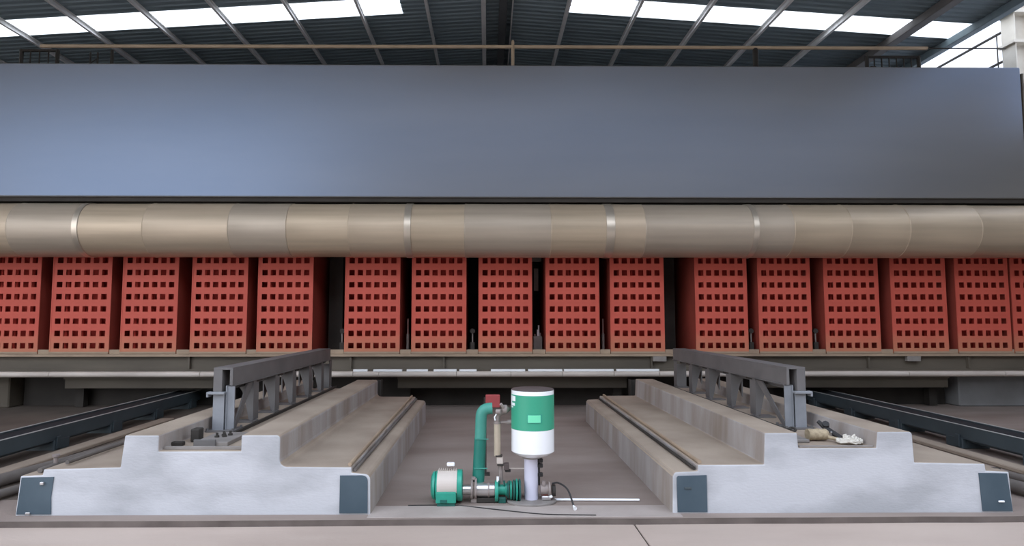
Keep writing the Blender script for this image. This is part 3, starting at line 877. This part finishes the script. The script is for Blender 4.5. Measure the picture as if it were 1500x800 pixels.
# handrail and small structures on top of the machine
M['railtan'] = mat('tan_handrail_paint', (0.55, 0.42, 0.29, 1), (0.45, 0.34, 0.23, 1), 0.6)
hr = empty('handrail', (0, 11.2, 5.50), 'long tan handrail on posts along the top of the machine', 'handrail')
MB().tube([(-8.33, 0, 1.24), (0.46, 0, 1.27), (8.3, 0, 1.28)], 0.034, 8).build('top_rail', 'railtan', hr)
MB().tube([(8.3, 0, 1.28), (9.8, 0, 1.28)], 0.014, 8).build('end_wire', 'dark', hr)
for x, r, h, m in ((0.46, 0.03, 1.39, 'railtan'), (5.03, 0.05, 1.26, 'dark'), (-7.0, 0.03, 1.17, 'dark')):
    MB().tube([(x, -0.01, 0.0), (x, -0.01, h - 0.03), (x, -0.01, h)], [r, r, r * 0.6], 10).build('post', m, hr)
def cage(x0, x1, y, z1, n, label):
    t = empty('safety_cage', ((x0 + x1) / 2, y, 5.50), label, 'cage')
    w = x1 - x0
    MB().box(-w / 2 - 0.03, w / 2 + 0.03, -0.02, 0.02, z1 - 0.04, z1).build('top_bar', 'dark', t)
    MB().box(-w / 2 - 0.03, w / 2 + 0.03, -0.02, 0.02, 0.45, 0.5).build('mid_bar', 'dark', t)
    for k in range(n):
        x = -w / 2 + w * k / (n - 1)
        r = 0.035 if k in (0, n - 1) else 0.012
        MB().tube([(x, 0, 0), (x, 0, z1)], r, 6).build('bar', 'dark', t)
    return t
cage(-8.99, -8.3, 11.6, 1.35, 5, 'dark barred safety cage at the left end of the machine top')
cage(7.4, 8.42, 11.6, 1.3, 8, 'dark barred safety cage at the right end of the machine top')
t = empty('lattice_post', (-7.6, 11.6, 5.50), 'dark lattice post on top of the machine near the left cage', 'post')
for dx in (-0.07, 0.07): MB().tube([(dx, 0, 0), (dx, 0, 1.3)], 0.016, 6).build('upright', 'dark', t)
for k in range(5): MB().tube([(-0.07, 0, 0.2 + 0.22 * k), (0.07, 0, 0.3 + 0.22 * k)], 0.01, 6).build('lattice_bar', 'dark', t)
t = empty('floodlight', (0.75, 11.2, 5.50), 'small pale floodlight on a stalk on the machine top near the tan post', 'lamp')
MB().tube([(-0.29, 0, 0.0), (-0.29, 0, 0.62), (0.0, 0, 0.62)], 0.012, 8).build('stalk', 'tan', t)
MB().box(-0.02, 0.25, -0.05, 0.05, 0.60, 0.65, 0.01).build('lamp_head', 'white', t)
MB().box(0.25, 0.30, -0.05, 0.05, 0.57, 0.67, 0.008).build('end_cap', 'dark', t)
t = empty('white_cover', (6.9, 11.3, 5.50), 'rounded white cover on the machine top left of the right cage', 'cover')
MB().tube([(-0.3, 0, 0.40), (-0.05, 0, 0.44), (0.2, 0, 0.58), (0.35, 0, 0.75)], [0.04, 0.05, 0.06, 0.04], 10).build('cover_shell', 'white', t)
MB().box(0.35, 0.45, -0.05, 0.05, 0, 0.95).build('cover_post', 'dark', t)
t = empty('curved_pipe', (9.3, 11.2, 5.50), 'thin dark bent pipe on the machine top at the right end', 'pipe')
MB().tube([(-0.6, 0, 0.55), (0.35, 0, 0.58), (0.42, 0, 0.55), (0.42, 0, 0.0)], 0.022, 8).build('pipe_run', 'dark', t)
MB().tube([(-0.6, 0, 0.0), (-0.6, 0, 0.55)], 0.022, 8).build('upright', 'dark', t)

# ------------------------------------------------------------ pump, motor, tank and their pipes
PY = 5.64
def pipe_bend(pts, n=6, r=0.05):
    """polyline with its inner corners rounded"""
    P = [Vector(p) for p in pts]
    out = [P[0]]
    for a, b, c in zip(P, P[1:], P[2:]):
        u, v = (a - b).normalized(), (c - b).normalized()
        s, e = b + u * r, b + v * r
        for k in range(n + 1):
            t = k / n
            out.append(s * (1 - t) ** 2 + b * 2 * t * (1 - t) + e * t * t)
    out.append(P[-1])
    return out

t = empty('electric_motor', (-0.357, PY, ZP), 'teal green electric motor with a cream cover lying left of the tank', 'motor')
cz = 0.148
m = MB().lathe([(0, -0.115), (0.110, -0.115), (0.128, -0.10), (0.128, 0.09), (0.122, 0.112), (0.05, 0.125), (0, 0.125)], 'x', (0.0, 0, cz), 40)
m.build('motor_body', 'teal', t)
MB().lathe([(0, -0.150), (0.085, -0.150), (0.118, -0.135), (0.124, -0.114), (0, -0.114)], 'x', (0, 0, cz), 36).build('fan_cowl', 'teal', t)
MB().lathe([(0.126, 0.082), (0.137, 0.085), (0.137, 0.125), (0.120, 0.130), (0.0, 0.130)], 'x', (0, 0, cz), 36).build('end_flange', 'teal', t)
m = MB()                                         # cream cover curved round the front of the body
prof = []
NA = 12
for k in range(NA + 1):
    a = radians(88 + (196 - 88) * k / NA)
    prof.append((0.134 * cos(a), cz + 0.134 * sin(a)))
inner = [(p[0] * 0.95, cz + (p[1] - cz) * 0.95) for p in prof]
m.prism(prof + inner[::-1], -0.092, 0.082, 'x')
m.build('cream_cover', 'offwhite', t)
tb = MB().box(-0.10, 0.078, -0.150, -0.06, 0.03, 0.125, 0.008, 2).build('terminal_box', 'teal', t)
MB().box(-0.06, 0.0, -0.156, -0.149, 0.035, 0.062, 0.002).build('cable_entry', 'teal_dark', tb)
m = MB().box(-0.088, 0.07, -0.14, 0.11, 0.0, 0.03, 0.004)
m.build('foot', 'teal_dark', t)
for k in range(9):
    MB().box(-0.085 + k * 0.019, -0.078 + k * 0.019, -0.03, 0.03, cz + 0.128, cz + 0.145).build('cooling_fin', 'offwhite', t)
eb = MB().tube([(0.028, 0, cz + 0.13), (0.028, 0, cz + 0.175)], 0.012, 8)
eb.build('eye_bolt_stem', 'cast', t)
eb = MB().box(-0.012, 0.058, -0.02, 0.02, cz + 0.168, cz + 0.202, 0.009, 2).build('eye_bolt', 'white', t)

t = empty('pump', (0.0, PY, ZP), 'steel shaft housing and teal pump between the motor and the post', 'pump')
cz = 0.108
MB().lathe([(0, -0.225), (0.045, -0.225), (0.045, -0.14), (0, -0.14)], 'x', (0, 0, cz), 24).build('coupling', 'steel', t)
for x in (-0.152, -0.118):
    MB().lathe([(0, x), (0.088, x), (0.090, x + 0.004), (0.090, x + 0.014), (0.088, x + 0.018), (0, x + 0.018)], 'x', (0, 0, cz + 0.01), 28).build('coupling_flange', 'cast', t)
MB().box(-0.15, -0.112, -0.03, 0.03, cz + 0.09, cz + 0.11, 0.004).build('guard_top', 'cast', t)
MB().lathe([(0, -0.105), (0.060, -0.105), (0.060, 0.058), (0, 0.058)], 'x', (0, 0, cz), 28).build('shaft_housing', 'steel', t)
MB().lathe([(0.059, 0.0), (0.064, 0.0), (0.064, 0.012), (0.059, 0.012)], 'x', (0, 0, cz), 28).build('housing_ring', 'cast', t)
MB().lathe([(0, 0.062), (0.09, 0.062), (0.093, 0.068), (0.093, 0.086), (0.09, 0.092), (0, 0.092)], 'x', (0, 0, cz - 0.012), 28).build('green_flange', 'teal', t)
MB().tube([(0.088, -0.02, cz + 0.06), (0.088, -0.02, cz + 0.12)], 0.012, 8).build('flange_stud', 'white', t)
MB().lathe([(0, 0.088), (0.045, 0.088), (0.045, 0.155), (0.055, 0.157), (0.055, 0.168), (0, 0.168)], 'x', (0, 0, cz), 24).build('suction_pipe', 'teal', t)
for k in range(5):
    x = 0.17 + k * 0.026
    r = 0.06 + 0.008 * min(k, 3)
    MB().lathe([(0, x), (r, x), (r + 0.014, x + 0.006), (r + 0.014, x + 0.014), (r, x + 0.02), (0, x + 0.022)], 'x', (0, 0, cz - 0.004), 28).build('volute_ring', 'teal' if k % 2 else 'teal_dark', t)
for k in range(5):
    x = 0.10 + k * 0.045
    MB().tube([(x, -0.03, cz + 0.045), (x, -0.03, cz + 0.085)], 0.010, 6).build('bolt', 'teal_dark', t)
MB().box(0.095, 0.16, -0.05, 0.06, 0.0, 0.05, 0.006).build('pump_foot', 'teal_dark', t)
MB().box(-0.10, 0.07, -0.04, 0.05, 0.0, 0.045, 0.006).build('bearing_foot', 'dark', t)
MB().box(-0.152, -0.10, -0.035, 0.035, 0.0, 0.04, 0.004).build('pedestal', 'cast', t)

t = empty('storage_tank', (0.40, PY + 0.02, ZP), 'upright white and green cylindrical tank on a pale lilac post', 'tank')
r = 0.194
zb, zg, zw, zt = 0.450, 0.652, 0.958, 0.997     # local heights
MB().lathe([(0, zb - 0.062), (0.06, zb - 0.059), (0.11, zb - 0.048), (0.15, zb - 0.031), (0.178, zb - 0.013), (r, zb), (r, zg), (r - 0.01, zg)], 'z', (0.006, 0, 0), 56).build('white_band', 'white', t)
MB().lathe([(r - 0.01, zg), (r + 0.001, zg), (r + 0.001, zw), (r - 0.01, zw)], 'z', (0.006, 0, 0), 56).build('green_band', 'green', t)
MB().lathe([(r - 0.01, zw), (r, zw), (r, zt - 0.006), (r - 0.006, zt), (r - 0.02, zt)], 'z', (0.006, 0, 0), 56).build('top_rim', 'white', t)
MB().lathe([(r - 0.008, zt - 0.02), (r - 0.001, zt + 0.001), (r - 0.008, zt + 0.006), (0, zt + 0.010)], 'z', (0.006, 0, 0), 48).build('lid', 'lid', t)
def tank_patch(a0, a1, z0, z1, m, name, rr=r + 0.001, th=0.004, par=None):
    """raised plate curved round the tank; angles in degrees, 0 faces the front"""
    mb = MB()
    n = max(2, int(abs(a1 - a0) / 4))
    O, I = [], []
    for k in range(n + 1):
        a = radians(a0 + (a1 - a0) * k / n)
        O.append(((rr + th) * sin(a) + 0.006, -(rr + th) * cos(a)))
        I.append(((rr - 0.004) * sin(a) + 0.006, -(rr - 0.004) * cos(a)))
    mb.prism(O + I[::-1], z0, z1, 'z')
    return mb.build(name, m, par or t)
dp = tank_patch(-18.5, 20.5, 0.722, 0.797, 'teal', 'display_frame')
tank_patch(-16.5, 16.5, 0.727, 0.792, 'mint', 'display', th=0.0055, par=dp)
for (a0, a1, z0, z1) in ((-86, -56, 0.902, 0.948), (-86, -58, 0.862, 0.886), (-86, -68, 0.842, 0.856), (-84, -76, 0.886, 0.902)):
    tank_patch(a0, a1, z0, z1, 'white', 'white_marking', th=0.002)
MB().lathe([(0, 0.02), (0.062, 0.02), (0.062, 0.405), (0, 0.405)], 'z', (-0.01, 0, 0), 36).build('post', 'lilac', t)
MB().lathe([(0, 0.37), (0.085, 0.385), (0.085, 0.403), (0, 0.403)], 'z', (-0.01, 0, 0), 32).build('collar', 'grey', t)
MB().lathe([(0, 0.0), (0.22, 0.0), (0.225, 0.004), (0.225, 0.018), (0.22, 0.022), (0, 0.022)], 'z', (-0.01, -0.01, 0), 40, sy=0.78).build('base_plate', 'grey', t)
m = MB()
for z in (0.30, 0.345, 0.22): m.box(0.048, 0.095, -0.03, 0.01, z, z + 0.035, 0.006)
m.tube([(0.06, 0, 0.14), (0.06, 0, 0.37)], 0.010, 8)
m.build('clamp_bracket', 'black', t)

t = empty('outlet_valve', (0.50, PY, ZP), 'grey cast valve body on the right side of the tank post', 'valve')
MB().lathe([(0, -0.05), (0.045, -0.05), (0.045, 0.02), (0.062, 0.022), (0.062, 0.036), (0, 0.036)], 'x', (0.02, -0.01, 0.115), 20).build('valve_body', 'cast', t)
MB().lathe([(0, 0.0), (0.052, 0.0), (0.052, 0.03), (0, 0.03)], 'x', (0.075, 0.0, 0.10), 20).build('end_cap', 'dark', t)
MB().tube([(0.0, -0.03, 0.15), (0.0, -0.03, 0.19)], 0.018, 10).build('stem', 'cast', t)
MB().box(-0.02, 0.06, -0.05, 0.03, 0.024, 0.06, 0.006).build('valve_foot', 'steel', t)
MB().box(0.045, 0.075, -0.065, -0.03, 0.048, 0.07, 0.006).build('drain_cock', 'white', t)

h = hose([(0.575, PY - 0.02, 0.215), (0.63, PY - 0.04, 0.225), (0.70, PY - 0.12, 0.19), (0.735, PY - 0.22, 0.09), (0.74, PY - 0.25, 0.071)], 0.008, 'black',
         'thin black cable arching from the valve down to the floor', 'valve_cable', 'cable')
MB().tube([(0.736, PY - 0.228, 0.082), (0.745, PY - 0.27, 0.070)], [0.008, 0.018], 10).build('cable_plug', 'white', h)
rod_thing('floor_rod', (0.60, 5.66, ZP + 0.013), (1.36, 5.64, ZP + 0.013), 0.011, 'white', 'long thin white rod lying on the floor right of the tank', 'rod')
hose([(-0.7, 5.535, ZP + 0.004), (-0.3, 5.53, ZP + 0.004), (0.0, 5.42, ZP + 0.009), (0.25, 5.33, ZP + 0.009), (0.5, 5.26, ZP + 0.009), (0.9, 5.235, ZP + 0.009)], 0.004, 'black',
     'thin dark cable lying along the floor in front of the pump', 'floor_cable', 'cable')

t = empty('green_duct', (-0.05, PY + 0.06, ZP), 'tall teal green bent pipe rising from the pump left of the tank', 'pipe')
MB().tube(pipe_bend([(-0.019, 0, 0.55), (-0.010, 0, 0.815), (0.09, 0, 0.82)], 8, 0.075), 0.052, 20).build('upper_run', 'tealgrey', t)
MB().tube([(-0.038, 0, 0.168), (-0.019, 0, 0.55)], 0.055, 20).build('lower_run', 'teal_mid', t)
MB().box(-0.075, 0.045, -0.06, -0.05, 0.29, 0.297).build('strap', 'tealgrey', t)
MB().box(-0.066, 0.056, -0.06, -0.05, 0.55, 0.556).build('strap', 'tealgrey', t)
t = empty('beige_riser', (0.085, PY + 0.03, ZP), 'slim beige riser pipe with valves between the green pipe and the tank', 'pipe')
MB().tube([(0.0, 0, 0.40), (0.0, 0, 0.69)], 0.030, 16).build('riser_pipe', 'beige', t)
el = MB().tube(pipe_bend([(0.0, 0, 0.69), (0.0, 0, 0.77), (0.06, 0, 0.80)], 6, 0.03), 0.026, 14).build('elbow', 'cast', t)
MB().lathe([(0, 0.685), (0.034, 0.685), (0.034, 0.705), (0, 0.705)], 'z', (0, 0, 0), 12).build('union_nut', 'cast', t)
v = MB().lathe([(0, 0.04), (0.028, 0.04), (0.040, 0.05), (0.040, 0.085), (0.028, 0.095), (0, 0.125)], 'x', (0, 0, 0.815), 14)
v.build('gate_valve', 'cast', t)
MB().tube([(0.055, -0.03, 0.835), (0.03, -0.05, 0.87)], 0.014, 8).build('valve_lever', 'cast', t)
MB().tube([(-0.01, -0.03, 0.80), (0.03, -0.045, 0.80)], 0.022, 10).build('valve_bonnet', 'cast', t)
MB().tube([(-0.02, -0.03, 0.72), (-0.026, -0.03, 0.75), (-0.006, -0.03, 0.78)], 0.007, 6).build('wire', 'white', t)
MB().lathe([(0, 0.09), (0.022, 0.09), (0.022, 0.125), (0, 0.125)], 'x', (0, 0, 0.70), 10).build('side_port', 'cast', t)
MB().box(0.03, 0.12, -0.02, 0.02, 0.69, 0.71, 0.004).build('port_arm', 'cast', t)
m = MB().box(-0.006, 0.052, -0.03, 0.03, 0.33, 0.395, 0.006)
m.build('check_valve', 'offwhite', t)
MB().box(-0.018, 0.045, -0.036, 0.034, 0.395, 0.408, 0.003).build('valve_flange', 'dark', t)
MB().box(-0.002, 0.056, -0.034, 0.034, 0.315, 0.33, 0.003).build('valve_flange', 'dark', t)
MB().tube([(0.036, 0, 0.165), (0.026, 0, 0.32)], 0.019, 12).build('lower_pipe', 'cast', t)
MB().box(0.06, 0.105, -0.03, 0.03, 0.275, 0.335, 0.005).build('pressure_switch', 'lid', t)
MB().tube([(0.05, 0, 0.32), (0.08, 0, 0.32)], 0.010, 8).build('nipple', 'cast', t)
MB().box(0.068, 0.12, -0.02, 0.03, 0.258, 0.276, 0.005).build('switch_gland', 'black', t)
MB().tube([(0.10, 0, 0.285), (0.245, 0, 0.285)], 0.006, 8).build('sensing_line', 'offwhite', t)

t = empty('red_control_box', (0.05, 6.6, ZP), 'square dull red box on a thin stand behind the green pipe', 'box')
MB().box(-0.076, 0.076, -0.04, 0.04, 0.70, 0.83, 0.006).build('box_body', 'redbox', t)
MB().box(-0.095, -0.065, 0.0, 0.03, 0.0, 0.80).build('stand', 'dark', t)
MB().box(-0.13, -0.03, -0.05, 0.07, 0.0, 0.01).build('foot_plate', 'dark', t)
